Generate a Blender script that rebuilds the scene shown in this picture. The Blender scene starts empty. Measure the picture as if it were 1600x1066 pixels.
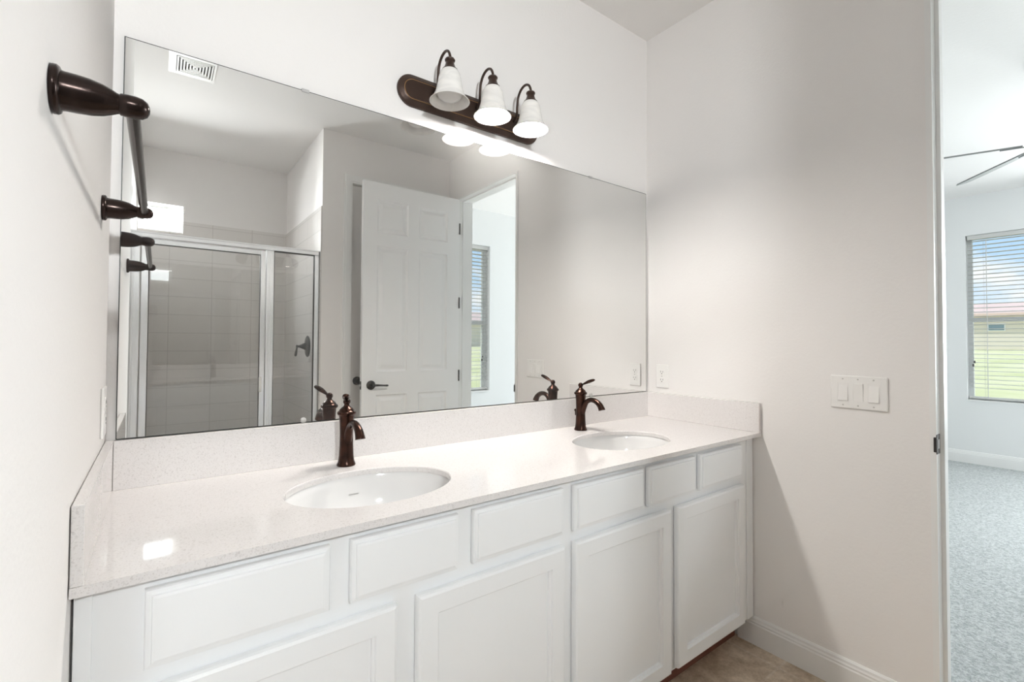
import bpy, bmesh, math, random
from mathutils import Vector, Matrix
random.seed(4)
PI = math.pi
S = bpy.context.scene
COL = S.collection

# ------------------------------------------------------------------ camera
F_PX, YAW, PITCH, ROLL = 736.03, 0.6338, 0.0210, 0.0054
cam_d = bpy.data.cameras.new('camera')
cam = bpy.data.objects.new('camera', cam_d)
COL.objects.link(cam)
S.camera = cam
cam_d.sensor_fit = 'HORIZONTAL'
cam_d.sensor_width = 36.0
cam_d.lens = F_PX / 1600.0 * 36.0
cam_d.shift_x = 11.45 / 1600.0
cam_d.shift_y = -13.67 / 1600.0
cam_d.clip_start = 0.01
cam_d.clip_end = 400
fw = Vector((math.sin(YAW) * math.cos(PITCH), math.cos(YAW) * math.cos(PITCH), math.sin(PITCH)))
rt = Vector((math.cos(YAW), -math.sin(YAW), 0))
up = rt.cross(fw)
rt2 = rt * math.cos(ROLL) + up * math.sin(ROLL)
up2 = -rt * math.sin(ROLL) + up * math.cos(ROLL)
M3 = Matrix((rt2, up2, -fw)).transposed()
cam.matrix_world = Matrix.Translation((0.103, -1.5312, 1.26)) @ M3.to_4x4()

# ------------------------------------------------------------------ colour management and light path depth
vs = S.view_settings
vs.view_transform = 'Standard'
vs.look = 'None'
vs.gamma = 1
vs.use_curve_mapping = False
vs.exposure = 0.17
S.render.engine = 'CYCLES'
cy = S.cycles
cy.max_bounces = 14
cy.diffuse_bounces = 8
cy.glossy_bounces = 8
cy.transmission_bounces = 10
cy.transparent_max_bounces = 24
cy.caustics_reflective = False
cy.caustics_refractive = False
cy.sample_clamp_indirect = 6.0
cy.use_denoising = True

# ------------------------------------------------------------------ world: blue sky with white clouds
BULB = 430.0
SKY = 1.0
world = bpy.data.worlds.new('sky')
S.world = world
world.use_nodes = True
nt = world.node_tree
nt.nodes.clear()
N = nt.nodes.new
wo = N('ShaderNodeOutputWorld')
bg = N('ShaderNodeBackground')
tc = N('ShaderNodeTexCoord')
sep = N('ShaderNodeSeparateXYZ')
ramp = N('ShaderNodeValToRGB')
r = ramp.color_ramp
r.elements[0].position = 0.0
r.elements[0].color = (0.90, 0.94, 0.99, 1)
r.elements[1].position = 0.45
r.elements[1].color = (0.30, 0.54, 0.90, 1)
e = r.elements.new(0.14)
e.color = (0.50, 0.73, 0.97, 1)
mp = N('ShaderNodeMapping')
mp.inputs['Scale'].default_value = (5.0, 5.0, 12.0)
mp.inputs['Location'].default_value = (0.35, 0.6, 0.0)
noi = N('ShaderNodeTexNoise')
noi.inputs['Scale'].default_value = 1.6
noi.inputs['Detail'].default_value = 6
noi.inputs['Roughness'].default_value = 0.55
cr = N('ShaderNodeValToRGB')
cr.color_ramp.elements[0].position = 0.47
cr.color_ramp.elements[1].position = 0.60
mix = N('ShaderNodeMix')
mix.data_type = 'RGBA'
mix.inputs['B'].default_value = (0.97, 0.98, 1.0, 1)
L = nt.links.new
L(tc.outputs['Generated'], sep.inputs[0])
L(sep.outputs['Z'], ramp.inputs[0])
L(tc.outputs['Generated'], mp.inputs['Vector'])
L(mp.outputs[0], noi.inputs['Vector'])
L(noi.outputs[0], cr.inputs[0])
L(cr.outputs[0], mix.inputs['Factor'])
L(ramp.outputs[0], mix.inputs['A'])
L(mix.outputs['Result'], bg.inputs[0])
bg.inputs[1].default_value = SKY
L(bg.outputs[0], wo.inputs[0])

# ------------------------------------------------------------------ sun (high, it lights the lawn and the houses only) and daylight lamps at a seen and an added window
def sun(rot, energy, angle):
    d = bpy.data.lights.new('sun', 'SUN')
    d.energy = energy
    d.angle = angle
    o = bpy.data.objects.new('sun', d)
    o.rotation_euler = rot
    COL.objects.link(o)


def daylight_lamp(name, loc, rot, sx, sy, watts, color):
    d = bpy.data.lights.new(name, 'AREA')
    d.shape = 'RECTANGLE'
    d.size = sx
    d.size_y = sy
    d.energy = watts
    d.color = color
    o = bpy.data.objects.new(name, d)
    o.location = loc
    o.rotation_euler = rot
    COL.objects.link(o)
    return o


sun((math.radians(30), math.radians(-22), 0), 2.6, 0.01)
DAY = (0.93, 0.97, 1.0)
# sky light at the shower window, shining in and down (towards +y)
daylight_lamp('daylight_lamp', (0.105, -3.475, 2.285), (PI / 2 - 0.90, 0, 0), 0.40, 0.26, 185, (0.96, 0.985, 1.0))
# fill lamp outside the added, unseen bedroom window, shining in (towards -x)
daylight_lamp('daylight_lamp', (7.30, -2.25, 1.55), (0, PI / 2 - 0.38, 0), 1.75, 1.45, 245, DAY)

# ------------------------------------------------------------------ helpers
def obj(name, bm, mat, parent=None, smooth=False, loc=None, rot=None):
    me = bpy.data.meshes.new(name)
    bmesh.ops.recalc_face_normals(bm, faces=bm.faces[:])
    bm.to_mesh(me)
    bm.free()
    if mat is not None:
        for m in (mat if isinstance(mat, (list, tuple)) else [mat]):
            me.materials.append(m)
    if smooth:
        for p in me.polygons:
            p.use_smooth = True
        try:
            me.set_sharp_from_angle(angle=math.radians(42))
        except Exception:
            pass
    o = bpy.data.objects.new(name, me)
    COL.objects.link(o)
    if parent is not None:
        o.parent = parent
    if loc is not None:
        o.location = loc
    if rot is not None:
        o.rotation_euler = rot
    return o


def tag(o, label=None, cat=None, group=None, kind=None):
    if label:
        o['label'] = label
    if cat:
        o['category'] = cat
    if group:
        o['group'] = group
    if kind:
        o['kind'] = kind
    return o


def thing(name, label, cat, loc=(0, 0, 0), rotz=0.0, group=None):
    o = bpy.data.objects.new(name, None)
    o.empty_display_size = 0.05
    COL.objects.link(o)
    o.location = loc
    o.rotation_euler = (0, 0, rotz)
    return tag(o, label, cat, group)


def struct(name, bm, mat, smooth=False, label=None, cat=None):
    o = obj(name, bm, mat, None, smooth)
    return tag(o, label, cat, None, 'structure')


def dup(root, loc, label, rotz=None):
    r = root.copy()
    COL.objects.link(r)
    r.location = loc
    if rotz is not None:
        r.rotation_euler = (0, 0, rotz)
    r['label'] = label
    for ch in list(root.children):
        c = ch.copy()
        COL.objects.link(c)
        c.parent = r
        for g in list(ch.children):
            d = g.copy()
            COL.objects.link(d)
            d.parent = c
    return r


def box(bm, x0, x1, y0, y1, z0, z1, bev=0.0, seg=2):
    vs = [bm.verts.new((x, y, z)) for x in (x0, x1) for y in (y0, y1) for z in (z0, z1)]
    fs = [bm.faces.new([vs[i] for i in q]) for q in
          ((0, 1, 3, 2), (4, 6, 7, 5), (0, 4, 5, 1), (2, 3, 7, 6), (0, 2, 6, 4), (1, 5, 7, 3))]
    if bev > 0:
        es = list({e for f in fs for e in f.edges})
        bmesh.ops.bevel(bm, geom=es, offset=bev, segments=seg, profile=0.5, affect='EDGES')
    return bm


def B(*a, **k):
    return box(bmesh.new(), *a, **k)


def lathe(bm, prof, n=32, mat=Matrix(), sx=1.0, sy=1.0, cap=True):
    rings = []
    for (r, z) in prof:
        if r <= 1e-6:
            rings.append([bm.verts.new(mat @ Vector((0, 0, z)))])
        else:
            rings.append([bm.verts.new(mat @ Vector((r * sx * math.cos(2 * PI * i / n), r * sy * math.sin(2 * PI * i / n), z)))
                          for i in range(n)])
    for a, b in zip(rings, rings[1:]):
        if len(a) == 1 and len(b) == 1:
            continue
        for i in range(n):
            j = (i + 1) % n
            if len(a) == 1:
                bm.faces.new((a[0], b[i], b[j]))
            elif len(b) == 1:
                bm.faces.new((a[i], b[0], a[j]))
            else:
                bm.faces.new((a[i], b[i], b[j], a[j]))
    if cap:
        for ring in (rings[0], rings[-1]):
            if len(ring) > 2:
                bm.faces.new(ring)
    return bm


def LA(prof, **k):
    return lathe(bmesh.new(), prof, **k)


def spline(pts, k=6):
    """Catmull-Rom through points, each (x, y, z, radius, ...)"""
    out = []
    P = [tuple(p) for p in pts]
    P = [P[0]] + P + [P[-1]]
    for i in range(1, len(P) - 2):
        a, b, c, d = P[i - 1], P[i], P[i + 1], P[i + 2]
        for j in range(k):
            t = j / k
            out.append(tuple(0.5 * (2 * q + (r - p) * t + (2 * p - 5 * q + 4 * r - s) * t * t + (3 * q - p - 3 * r + s) * t ** 3)
                             for p, q, r, s in zip(a, b, c, d)))
    out.append(P[-2])
    return out


def tube(bm, pts, n=14, flat=1.0, upv=Vector((1, 0, 0))):
    """swept round section; pts (x, y, z, radius); flat squashes the section along upv x direction"""
    rings = []
    V = [Vector(p[:3]) for p in pts]
    for i, p in enumerate(pts):
        d = (V[min(i + 1, len(V) - 1)] - V[max(i - 1, 0)]).normalized()
        a = upv - d * upv.dot(d)
        if a.length < 1e-4:
            a = Vector((0, 0, 1)) - d * d.z
        a.normalize()
        b = d.cross(a)
        rings.append([bm.verts.new(V[i] + a * p[3] * math.cos(2 * PI * k / n) + b * p[3] * flat * math.sin(2 * PI * k / n)) for k in range(n)])
    for a, b in zip(rings, rings[1:]):
        for k in range(n):
            j = (k + 1) % n
            bm.faces.new((a[k], a[j], b[j], b[k]))
    bm.faces.new(rings[0])
    bm.faces.new(rings[-1])
    return bm


def T(pts, k=6, **kw):
    return tube(bmesh.new(), spline(pts, k), **kw)


def ball(bm, c, r, n=20, m=12, sc=(1, 1, 1)):
    prof = [(r * math.sin(PI * i / m), -r * math.cos(PI * i / m)) for i in range(m + 1)]
    return lathe(bm, prof, n, Matrix.Translation(c) @ Matrix.Diagonal((*sc, 1)))


def panel_front(bm, x0, x1, z0, z1, loops, back=True):
    """nested rectangles in the xz plane; loops = (inset, y); first loop is the back edge"""
    rings = []
    for (i, y) in loops:
        rings.append([bm.verts.new(p) for p in ((x0 + i, y, z0 + i), (x1 - i, y, z0 + i), (x1 - i, y, z1 - i), (x0 + i, y, z1 - i))])
    for a, b in zip(rings, rings[1:]):
        for k in range(4):
            j = (k + 1) % 4
            bm.faces.new((a[k], a[j], b[j], b[k]))
    bm.faces.new(rings[-1])
    if back:
        bm.faces.new(rings[0])
    return bm


def cells(bm, axis, c0, c1, us, ws, holes):
    """a wall slab with rectangular holes. axis: its normal (0 x, 1 y, 2 z); us, ws: extents of the two other axes"""
    U = sorted(set([us[0], us[1]] + [q for h in holes for q in h[:2]]))
    W = sorted(set([ws[0], ws[1]] + [q for h in holes for q in h[2:]]))
    U = [q for q in U if us[0] <= q <= us[1]]
    W = [q for q in W if ws[0] <= q <= ws[1]]

    def solid(i, j):
        if i < 0 or j < 0 or i >= len(U) - 1 or j >= len(W) - 1:
            return False
        u, w = (U[i] + U[i + 1]) / 2, (W[j] + W[j + 1]) / 2
        return not any(h[0] < u < h[1] and h[2] < w < h[3] for h in holes)
    cache = {}

    def v(c, u, w):
        key = (c, u, w)
        if key not in cache:
            p = [0, 0, 0]
            o = [a for a in (0, 1, 2) if a != axis]
            p[axis], p[o[0]], p[o[1]] = c, u, w
            cache[key] = bm.verts.new(p)
        return cache[key]
    for i in range(len(U) - 1):
        for j in range(len(W) - 1):
            if not solid(i, j):
                continue
            a, b, c, d = U[i], U[i + 1], W[j], W[j + 1]
            for q in (c0, c1):
                bm.faces.new((v(q, a, c), v(q, b, c), v(q, b, d), v(q, a, d)))
            if not solid(i - 1, j):
                bm.faces.new((v(c0, a, c), v(c1, a, c), v(c1, a, d), v(c0, a, d)))
            if not solid(i + 1, j):
                bm.faces.new((v(c0, b, c), v(c1, b, c), v(c1, b, d), v(c0, b, d)))
            if not solid(i, j - 1):
                bm.faces.new((v(c0, a, c), v(c1, a, c), v(c1, b, c), v(c0, b, c)))
            if not solid(i, j + 1):
                bm.faces.new((v(c0, a, d), v(c1, a, d), v(c1, b, d), v(c0, b, d)))
    return bm


def extrude_profile(bm, prof, axis, a, b):
    """closed 2D profile swept along an axis. axis 0: prof=(y,z); axis 1: prof=(x,z)"""
    def P(c, p):
        return (c, p[0], p[1]) if axis == 0 else (p[0], c, p[1])
    A = [bm.verts.new(P(a, p)) for p in prof]
    C = [bm.verts.new(P(b, p)) for p in prof]
    n = len(prof)
    for i in range(n):
        j = (i + 1) % n
        bm.faces.new((A[i], A[j], C[j], C[i]))
    bm.faces.new(A)
    bm.faces.new(C)
    return bm


# ------------------------------------------------------------------ materials
def mat(name, color, rough=0.5, metal=0.0, spec=0.5, **kw):
    m = bpy.data.materials.new(name)
    m.use_nodes = True
    b = m.node_tree.nodes['Principled BSDF']
    b.inputs['Base Color'].default_value = (*color, 1)
    b.inputs['Roughness'].default_value = rough
    b.inputs['Metallic'].default_value = metal
    b.inputs['Specular IOR Level'].default_value = spec
    for k, val in kw.items():
        b.inputs[k].default_value = val
    return m


def add(m, kind, **inp):
    n = m.node_tree.nodes.new(kind)
    for k, val in inp.items():
        n.inputs[k].default_value = val
    return n


def bump(m, tex_out, strength, dist=0.01):
    bp = m.node_tree.nodes.new('ShaderNodeBump')
    bp.inputs['Strength'].default_value = strength
    bp.inputs['Distance'].default_value = dist
    m.node_tree.links.new(tex_out, bp.inputs['Height'])
    m.node_tree.links.new(bp.outputs[0], m.node_tree.nodes['Principled BSDF'].inputs['Normal'])
    return bp


def objcoord(m):
    return m.node_tree.nodes.new('ShaderNodeTexCoord').outputs['Object']


def painted(name, color, rough, scale, strength):
    m = mat(name, color, rough)
    nz = add(m, 'ShaderNodeTexNoise', Scale=scale, Detail=3.0)
    m.node_tree.links.new(objcoord(m), nz.inputs['Vector'])
    bump(m, nz.outputs[0], strength, 0.004)
    return m


WALL = painted('wall_paint', (0.825, 0.805, 0.79), 0.75, 90, 0.12)
CEIL = painted('ceiling_paint', (0.83, 0.815, 0.80), 0.9, 60, 0.18)
BEDWALL = painted('bedroom_wall_paint', (0.80, 0.81, 0.81), 0.8, 90, 0.10)
TRIM = mat('white_trim_paint', (0.82, 0.82, 0.81), 0.35)
CAB = painted('white_cabinet_paint', (0.86, 0.87, 0.88), 0.38, 220, 0.02)
CABGAP = mat('shadow_gap_raw_board', (0.30, 0.28, 0.26), 0.8)
DOORW = painted('white_door_paint', (0.88, 0.885, 0.885), 0.36, 60, 0.02)
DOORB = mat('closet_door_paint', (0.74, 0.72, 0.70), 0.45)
PLASTIC = mat('white_plastic', (0.84, 0.83, 0.81), 0.35)
CLIPM = mat('clear_plastic_clip', (0.5, 0.49, 0.47), 0.15)
SLOT = mat('dark_slot', (0.10, 0.095, 0.09), 0.6)
SCREW = mat('plate_screw', (0.55, 0.54, 0.52), 0.4)
GREYSHADE = mat('vent_interior', (0.06, 0.055, 0.05), 0.9)
PORC = mat('white_porcelain', (0.76, 0.755, 0.75), 0.07, spec=0.6)
CHROME = mat('bright_aluminium', (0.83, 0.84, 0.85), 0.22, 1.0)
STEEL = mat('brushed_steel', (0.60, 0.60, 0.60), 0.3, 1.0)
BLACK = mat('dark_bronze_hardware', (0.035, 0.032, 0.030), 0.42, 0.5)
PAINTW = mat('white_vent_plastic', (0.80, 0.79, 0.76), 0.5)
BLINDM = mat('white_blind_slat', (0.60, 0.60, 0.585), 0.4)
SASHM = mat('window_sash', (0.78, 0.80, 0.80), 0.4)
FANM = mat('fan_blade_pewter', (0.24, 0.25, 0.25), 0.5, 0.3)
WOOD = mat('raw_reddish_wood', (0.26, 0.075, 0.045), 0.6)
nz = add(WOOD, 'ShaderNodeTexNoise', Scale=14.0, Detail=4.0)
mpn = add(WOOD, 'ShaderNodeMapping', Scale=(1.0, 12.0, 12.0))
WOOD.node_tree.links.new(objcoord(WOOD), mpn.inputs[0])
WOOD.node_tree.links.new(mpn.outputs[0], nz.inputs['Vector'])
rp = add(WOOD, 'ShaderNodeValToRGB')
rp.color_ramp.elements[0].color = (0.13, 0.045, 0.03, 1)
rp.color_ramp.elements[1].color = (0.22, 0.08, 0.05, 1)
WOOD.node_tree.links.new(nz.outputs[0], rp.inputs[0])
WOOD.node_tree.links.new(rp.outputs[0], WOOD.node_tree.nodes['Principled BSDF'].inputs['Base Color'])


def bronze():
    m = mat('oil_rubbed_bronze', (0.045, 0.022, 0.015), 0.24, 0.85)
    nz = add(m, 'ShaderNodeTexNoise', Scale=38.0, Detail=5.0)
    m.node_tree.links.new(objcoord(m), nz.inputs['Vector'])
    rp = add(m, 'ShaderNodeValToRGB')
    rp.color_ramp.elements[0].position = 0.35
    rp.color_ramp.elements[0].color = (0.026, 0.014, 0.011, 1)
    rp.color_ramp.elements[1].position = 0.75
    rp.color_ramp.elements[1].color = (0.070, 0.030, 0.019, 1)
    m.node_tree.links.new(nz.outputs[0], rp.inputs[0])
    m.node_tree.links.new(rp.outputs[0], m.node_tree.nodes['Principled BSDF'].inputs['Base Color'])
    return m


BRONZE = bronze()
BRONZED = mat('dark_towel_bar_bronze', (0.030, 0.019, 0.016), 0.22, 0.75)
BRONZEL = mat('lamp_bronze', (0.055, 0.033, 0.025), 0.36, 0.55)
GOLDLINE = mat('bronze_rub_through', (0.42, 0.24, 0.10), 0.35, 0.9)


def quartz():
    m = mat('speckled_white_quartz', (0.80, 0.78, 0.76), 0.05, spec=0.6)
    lk = m.node_tree.links.new
    oc = objcoord(m)
    vo = add(m, 'ShaderNodeTexVoronoi', Scale=340.0)
    lk(oc, vo.inputs['Vector'])
    n1 = add(m, 'ShaderNodeTexNoise', Scale=420.0, Detail=2.0)
    lk(oc, n1.inputs['Vector'])
    r1 = add(m, 'ShaderNodeValToRGB')
    r1.color_ramp.elements[0].position = 0.55
    r1.color_ramp.elements[0].color = (0.745, 0.72, 0.71, 1)
    r1.color_ramp.elements[1].position = 0.70
    r1.color_ramp.elements[1].color = (0.62, 0.59, 0.575, 1)
    lk(n1.outputs[0], r1.inputs[0])
    sp = add(m, 'ShaderNodeSeparateColor')
    lk(vo.outputs['Color'], sp.inputs[0])
    r2 = add(m, 'ShaderNodeValToRGB')
    r2.color_ramp.elements[0].position = 0.93
    r2.color_ramp.elements[0].color = (0, 0, 0, 1)
    r2.color_ramp.elements[1].position = 0.97
    r2.color_ramp.elements[1].color = (0.22, 0.22, 0.22, 1)
    lk(sp.outputs[0], r2.inputs[0])
    mx = m.node_tree.nodes.new('ShaderNodeMix')
    mx.data_type = 'RGBA'
    mx.inputs['B'].default_value = (0.34, 0.31, 0.29, 1)
    lk(r2.outputs[0], mx.inputs['Factor'])
    lk(r1.outputs[0], mx.inputs['A'])
    lk(mx.outputs['Result'], m.node_tree.nodes['Principled BSDF'].inputs['Base Color'])
    return m


QUARTZ = quartz()


def tiles(name, c1, c2, cm, w, h, mortar, axes, rough, offset=0.0, mottled=0.0, shift=(0, 0)):
    """axes: which object coordinates run along the tile's width and height"""
    m = mat(name, c1, rough)
    lk = m.node_tree.links.new
    oc = objcoord(m)
    sp = add(m, 'ShaderNodeSeparateXYZ')
    lk(oc, sp.inputs[0])
    cb = add(m, 'ShaderNodeCombineXYZ')
    lk(sp.outputs[axes[0]], cb.inputs[0])
    lk(sp.outputs[axes[1]], cb.inputs[1])
    mpn = add(m, 'ShaderNodeMapping', Location=(shift[0], shift[1], 0))
    lk(cb.outputs[0], mpn.inputs[0])
    br = add(m, 'ShaderNodeTexBrick', Scale=1.0)
    br.inputs['Color1'].default_value = (*c1, 1)
    br.inputs['Color2'].default_value = (*c2, 1)
    br.inputs['Mortar'].default_value = (*cm, 1)
    br.inputs['Mortar Size'].default_value = mortar
    br.inputs['Mortar Smooth'].default_value = 0.2
    br.inputs['Brick Width'].default_value = w
    br.inputs['Row Height'].default_value = h
    br.offset = offset
    br.squash = 1.0
    lk(mpn.outputs[0], br.inputs['Vector'])
    out = br.outputs['Color']
    if mottled:
        n1 = add(m, 'ShaderNodeTexNoise', Scale=7.0, Detail=10.0, Roughness=0.78)
        lk(oc, n1.inputs['Vector'])
        rp = add(m, 'ShaderNodeValToRGB')
        rp.color_ramp.elements[0].position = 0.35
        rp.color_ramp.elements[0].color = (0.50, 0.40, 0.29, 1)
        rp.color_ramp.elements[1].position = 0.62
        rp.color_ramp.elements[1].color = (1.3, 1.28, 1.24, 1)
        lk(n1.outputs[0], rp.inputs[0])
        mx = m.node_tree.nodes.new('ShaderNodeMix')
        mx.data_type = 'RGBA'
        mx.blend_type = 'MULTIPLY'
        mx.inputs['Factor'].default_value = mottled
        lk(out, mx.inputs['A'])
        lk(rp.outputs[0], mx.inputs['B'])
        out = mx.outputs['Result']
    lk(out, m.node_tree.nodes['Principled BSDF'].inputs['Base Color'])
    inv = add(m, 'ShaderNodeMath')
    inv.operation = 'SUBTRACT'
    inv.inputs[0].default_value = 1.0
    lk(br.outputs['Fac'], inv.inputs[1])
    bump(m, inv.outputs[0], 0.35, 0.003)
    return m


TC1, TC2, TCM = (0.74, 0.715, 0.69), (0.725, 0.70, 0.675), (0.60, 0.575, 0.55)
TILE_Y = tiles('shower_tile_facing_y', TC1, TC2, TCM, 0.305, 0.1525, 0.0028, (0, 2), 0.22, shift=(0.14, 0.05))
TILE_X = tiles('shower_tile_facing_x', TC1, TC2, TCM, 0.305, 0.1525, 0.0028, (1, 2), 0.22, shift=(0.05, 0.05))
FLOORT = tiles('travertine_floor_tile', (0.60, 0.52, 0.43), (0.56, 0.485, 0.40), (0.62, 0.56, 0.49), 0.457, 0.457, 0.005, (0, 1), 0.42, mottled=1.0, shift=(0.22, 0.668))


def carpet():
    m = mat('grey_carpet', (0.50, 0.52, 0.52), 0.95, spec=0.1)
    lk = m.node_tree.links.new
    oc = objcoord(m)
    n1 = add(m, 'ShaderNodeTexNoise', Scale=70.0, Detail=4.0, Roughness=0.7)
    lk(oc, n1.inputs['Vector'])
    rp = add(m, 'ShaderNodeValToRGB')
    rp.color_ramp.elements[0].position = 0.38
    rp.color_ramp.elements[0].color = (0.36, 0.385, 0.385, 1)
    rp.color_ramp.elements[1].position = 0.60
    rp.color_ramp.elements[1].color = (0.58, 0.605, 0.60, 1)
    lk(n1.outputs[0], rp.inputs[0])
    lk(rp.outputs[0], m.node_tree.nodes['Principled BSDF'].inputs['Base Color'])
    bump(m, n1.outputs[0], 0.8, 0.02)
    return m


CARPET = carpet()


def mirror_mat():
    m = bpy.data.materials.new('silvered_mirror')
    m.use_nodes = True
    nt = m.node_tree
    b = nt.nodes['Principled BSDF']
    b.inputs['Base Color'].default_value = (0.90, 0.905, 0.895, 1)
    b.inputs['Metallic'].default_value = 1.0
    b.inputs['Roughness'].default_value = 0.0
    # a faint film of dust with a few specks
    d = nt.nodes.new('ShaderNodeBsdfDiffuse')
    d.inputs[0].default_value = (0.85, 0.85, 0.84, 1)
    mx = nt.nodes.new('ShaderNodeMixShader')
    oc = nt.nodes.new('ShaderNodeTexCoord').outputs['Object']
    vo = nt.nodes.new('ShaderNodeTexVoronoi')
    vo.inputs['Scale'].default_value = 26.0
    nt.links.new(oc, vo.inputs['Vector'])
    rp = nt.nodes.new('ShaderNodeValToRGB')
    rp.color_ramp.elements[0].position = 0.0
    rp.color_ramp.elements[0].color = (0.22, 0.22, 0.22, 1)
    rp.color_ramp.elements[1].position = 0.035
    rp.color_ramp.elements[1].color = (0.022, 0.022, 0.022, 1)
    nt.links.new(vo.outputs['Distance'], rp.inputs[0])
    nt.links.new(rp.outputs[0], mx.inputs[0])
    nt.links.new(b.outputs[0], mx.inputs[1])
    nt.links.new(d.outputs[0], mx.inputs[2])
    nt.links.new(mx.outputs[0], nt.nodes['Material Output'].inputs[0])
    return m


MIRROR = mirror_mat()
MIRROR_EDGE = mat('mirror_edge', (0.03, 0.03, 0.028), 0.4)


def glass(name, tint, refl=1.0):
    m = bpy.data.materials.new(name)
    m.use_nodes = True
    nt = m.node_tree
    nt.nodes.clear()
    o = nt.nodes.new('ShaderNodeOutputMaterial')
    t = nt.nodes.new('ShaderNodeBsdfTransparent')
    t.inputs[0].default_value = (*tint, 1)
    gl = nt.nodes.new('ShaderNodeBsdfGlossy')
    gl.inputs['Roughness'].default_value = 0.0
    fr = nt.nodes.new('ShaderNodeFresnel')
    fr.inputs[0].default_value = 1.5
    mu = nt.nodes.new('ShaderNodeMath')
    mu.operation = 'MULTIPLY'
    mu.inputs[1].default_value = refl
    mx = nt.nodes.new('ShaderNodeMixShader')
    nt.links.new(fr.outputs[0], mu.inputs[0])
    nt.links.new(mu.outputs[0], mx.inputs[0])
    nt.links.new(t.outputs[0], mx.inputs[1])
    nt.links.new(gl.outputs[0], mx.inputs[2])
    nt.links.new(mx.outputs[0], o.inputs[0])
    return m


SHGLASS = glass('shower_glass', (0.985, 0.988, 0.985), 1.8)
WGLASS = glass('window_glass', (0.97, 0.98, 0.98), 0.8)


def shade_mat():
    m = bpy.data.materials.new('alabaster_glass')
    m.use_nodes = True
    nt = m.node_tree
    b = nt.nodes['Principled BSDF']
    b.inputs['Base Color'].default_value = (0.86, 0.84, 0.80, 1)
    b.inputs['Roughness'].default_value = 0.25
    tr = nt.nodes.new('ShaderNodeBsdfTranslucent')
    tr.inputs[0].default_value = (0.93, 0.89, 0.82, 1)
    mx = nt.nodes.new('ShaderNodeMixShader')
    oc = nt.nodes.new('ShaderNodeTexCoord').outputs['Object']
    mpn = nt.nodes.new('ShaderNodeMapping')
    mpn.inputs['Rotation'].default_value = (0.5, 0.5, 0.3)
    mpn.inputs['Scale'].default_value = (8, 8, 22)
    nz = nt.nodes.new('ShaderNodeTexNoise')
    nz.inputs['Scale'].default_value = 1.6
    nz.inputs['Detail'].default_value = 4
    nz.inputs['Distortion'].default_value = 1.2
    rp = nt.nodes.new('ShaderNodeValToRGB')
    rp.color_ramp.elements[0].position = 0.35
    rp.color_ramp.elements[0].color = (0.022, 0.022, 0.022, 1)
    rp.color_ramp.elements[1].position = 0.65
    rp.color_ramp.elements[1].color = (0.028, 0.028, 0.028, 1)
    nt.links.new(oc, mpn.inputs[0])
    nt.links.new(mpn.outputs[0], nz.inputs['Vector'])
    nt.links.new(nz.outputs[0], rp.inputs[0])
    rc = nt.nodes.new('ShaderNodeValToRGB')
    rc.color_ramp.elements[0].position = 0.36
    rc.color_ramp.elements[0].color = (0.78, 0.765, 0.745, 1)
    rc.color_ramp.elements[1].position = 0.62
    rc.color_ramp.elements[1].color = (0.88, 0.86, 0.83, 1)
    nt.links.new(nz.outputs[0], rc.inputs[0])
    nt.links.new(rc.outputs[0], b.inputs['Base Color'])
    nt.links.new(rp.outputs[0], mx.inputs[0])
    nt.links.new(b.outputs[0], mx.inputs[1])
    nt.links.new(tr.outputs[0], mx.inputs[2])
    nt.links.new(mx.outputs[0], nt.nodes['Material Output'].inputs[0])
    return m


SHADE = shade_mat()
BULB_OFF = mat('frosted_bulb', (0.86, 0.85, 0.83), 0.22)


def bulb_on(strength):
    m = bpy.data.materials.new('lit_bulb')
    m.use_nodes = True
    nt = m.node_tree
    nt.nodes.clear()
    o = nt.nodes.new('ShaderNodeOutputMaterial')
    em = nt.nodes.new('ShaderNodeEmission')
    em.inputs[0].default_value = (1.0, 0.955, 0.90, 1)
    em.inputs[1].default_value = strength
    nt.links.new(em.outputs[0], o.inputs[0])
    return m


BULB_ON = bulb_on(BULB)

# ------------------------------------------------------------------ the setting
W, H = 2.145, 2.845
DY0, DY1, DZ = -1.93, -1.127, 2.462       # doorway to the bedroom
YR = -2.09                                 # rear wall with the closet door, shower opening plane
XS = 1.067                                 # shower side wall
JOG = -1.05                                # the vanity alcove's left wall ends here
XL = -0.06                                 # left wall beyond it
YB = -3.30                                 # outer wall of the shower
YBB = -3.20                                # outer wall of the bedroom
XF = 7.05                                  # far wall of the bedroom
WZ0, WZ1 = 0.666, 2.424                    # bedroom windows
W1 = (-1.31, -0.40)
W3 = (-3.05, -1.45)  # added unseen window, an opening for the bedroom fill lamp
W2 = (2.43, 3.34)
SW = (-0.045, 0.255, 2.165, 2.393)         # shower window

struct('floor', B(-0.2, W + 0.06, -3.45, 0.12, -0.10, 0.0), FLOORT)
struct('floor_bedroom', B(W + 0.06, 7.2, -3.35, 2.2, -0.10, 0.006), CARPET)
struct('ceiling', B(-0.2, W + 0.06, -3.45, 0.12, H, H + 0.1), CEIL)
struct('ceiling_bedroom', B(W + 0.06, 7.2, -3.35, 2.2, H, H + 0.1), CEIL)
struct('wall_back', B(-0.12, W + 0.12, 0.0, 0.12, 0.0, H), WALL)
struct('wall_left', B(-0.18, 0.0, JOG, 0.0, 0.0, H), WALL)
struct('wall_left_rear', B(-0.18, XL, YB, JOG, 0.0, H), WALL)
struct('wall_right', cells(bmesh.new(), 0, W, W + 0.12, (YBB, 0.0), (0.0, H), [(DY0 - 0.018, DY1 + 0.018, -1, DZ + 0.018)]), WALL)
D2 = (1.285, 2.045, 2.475)
struct('wall_rear', cells(bmesh.new(), 1, YR - 0.12, YR, (XS, W), (0.0, H), [(D2[0], D2[1], -1, D2[2])]), WALL)
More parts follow.
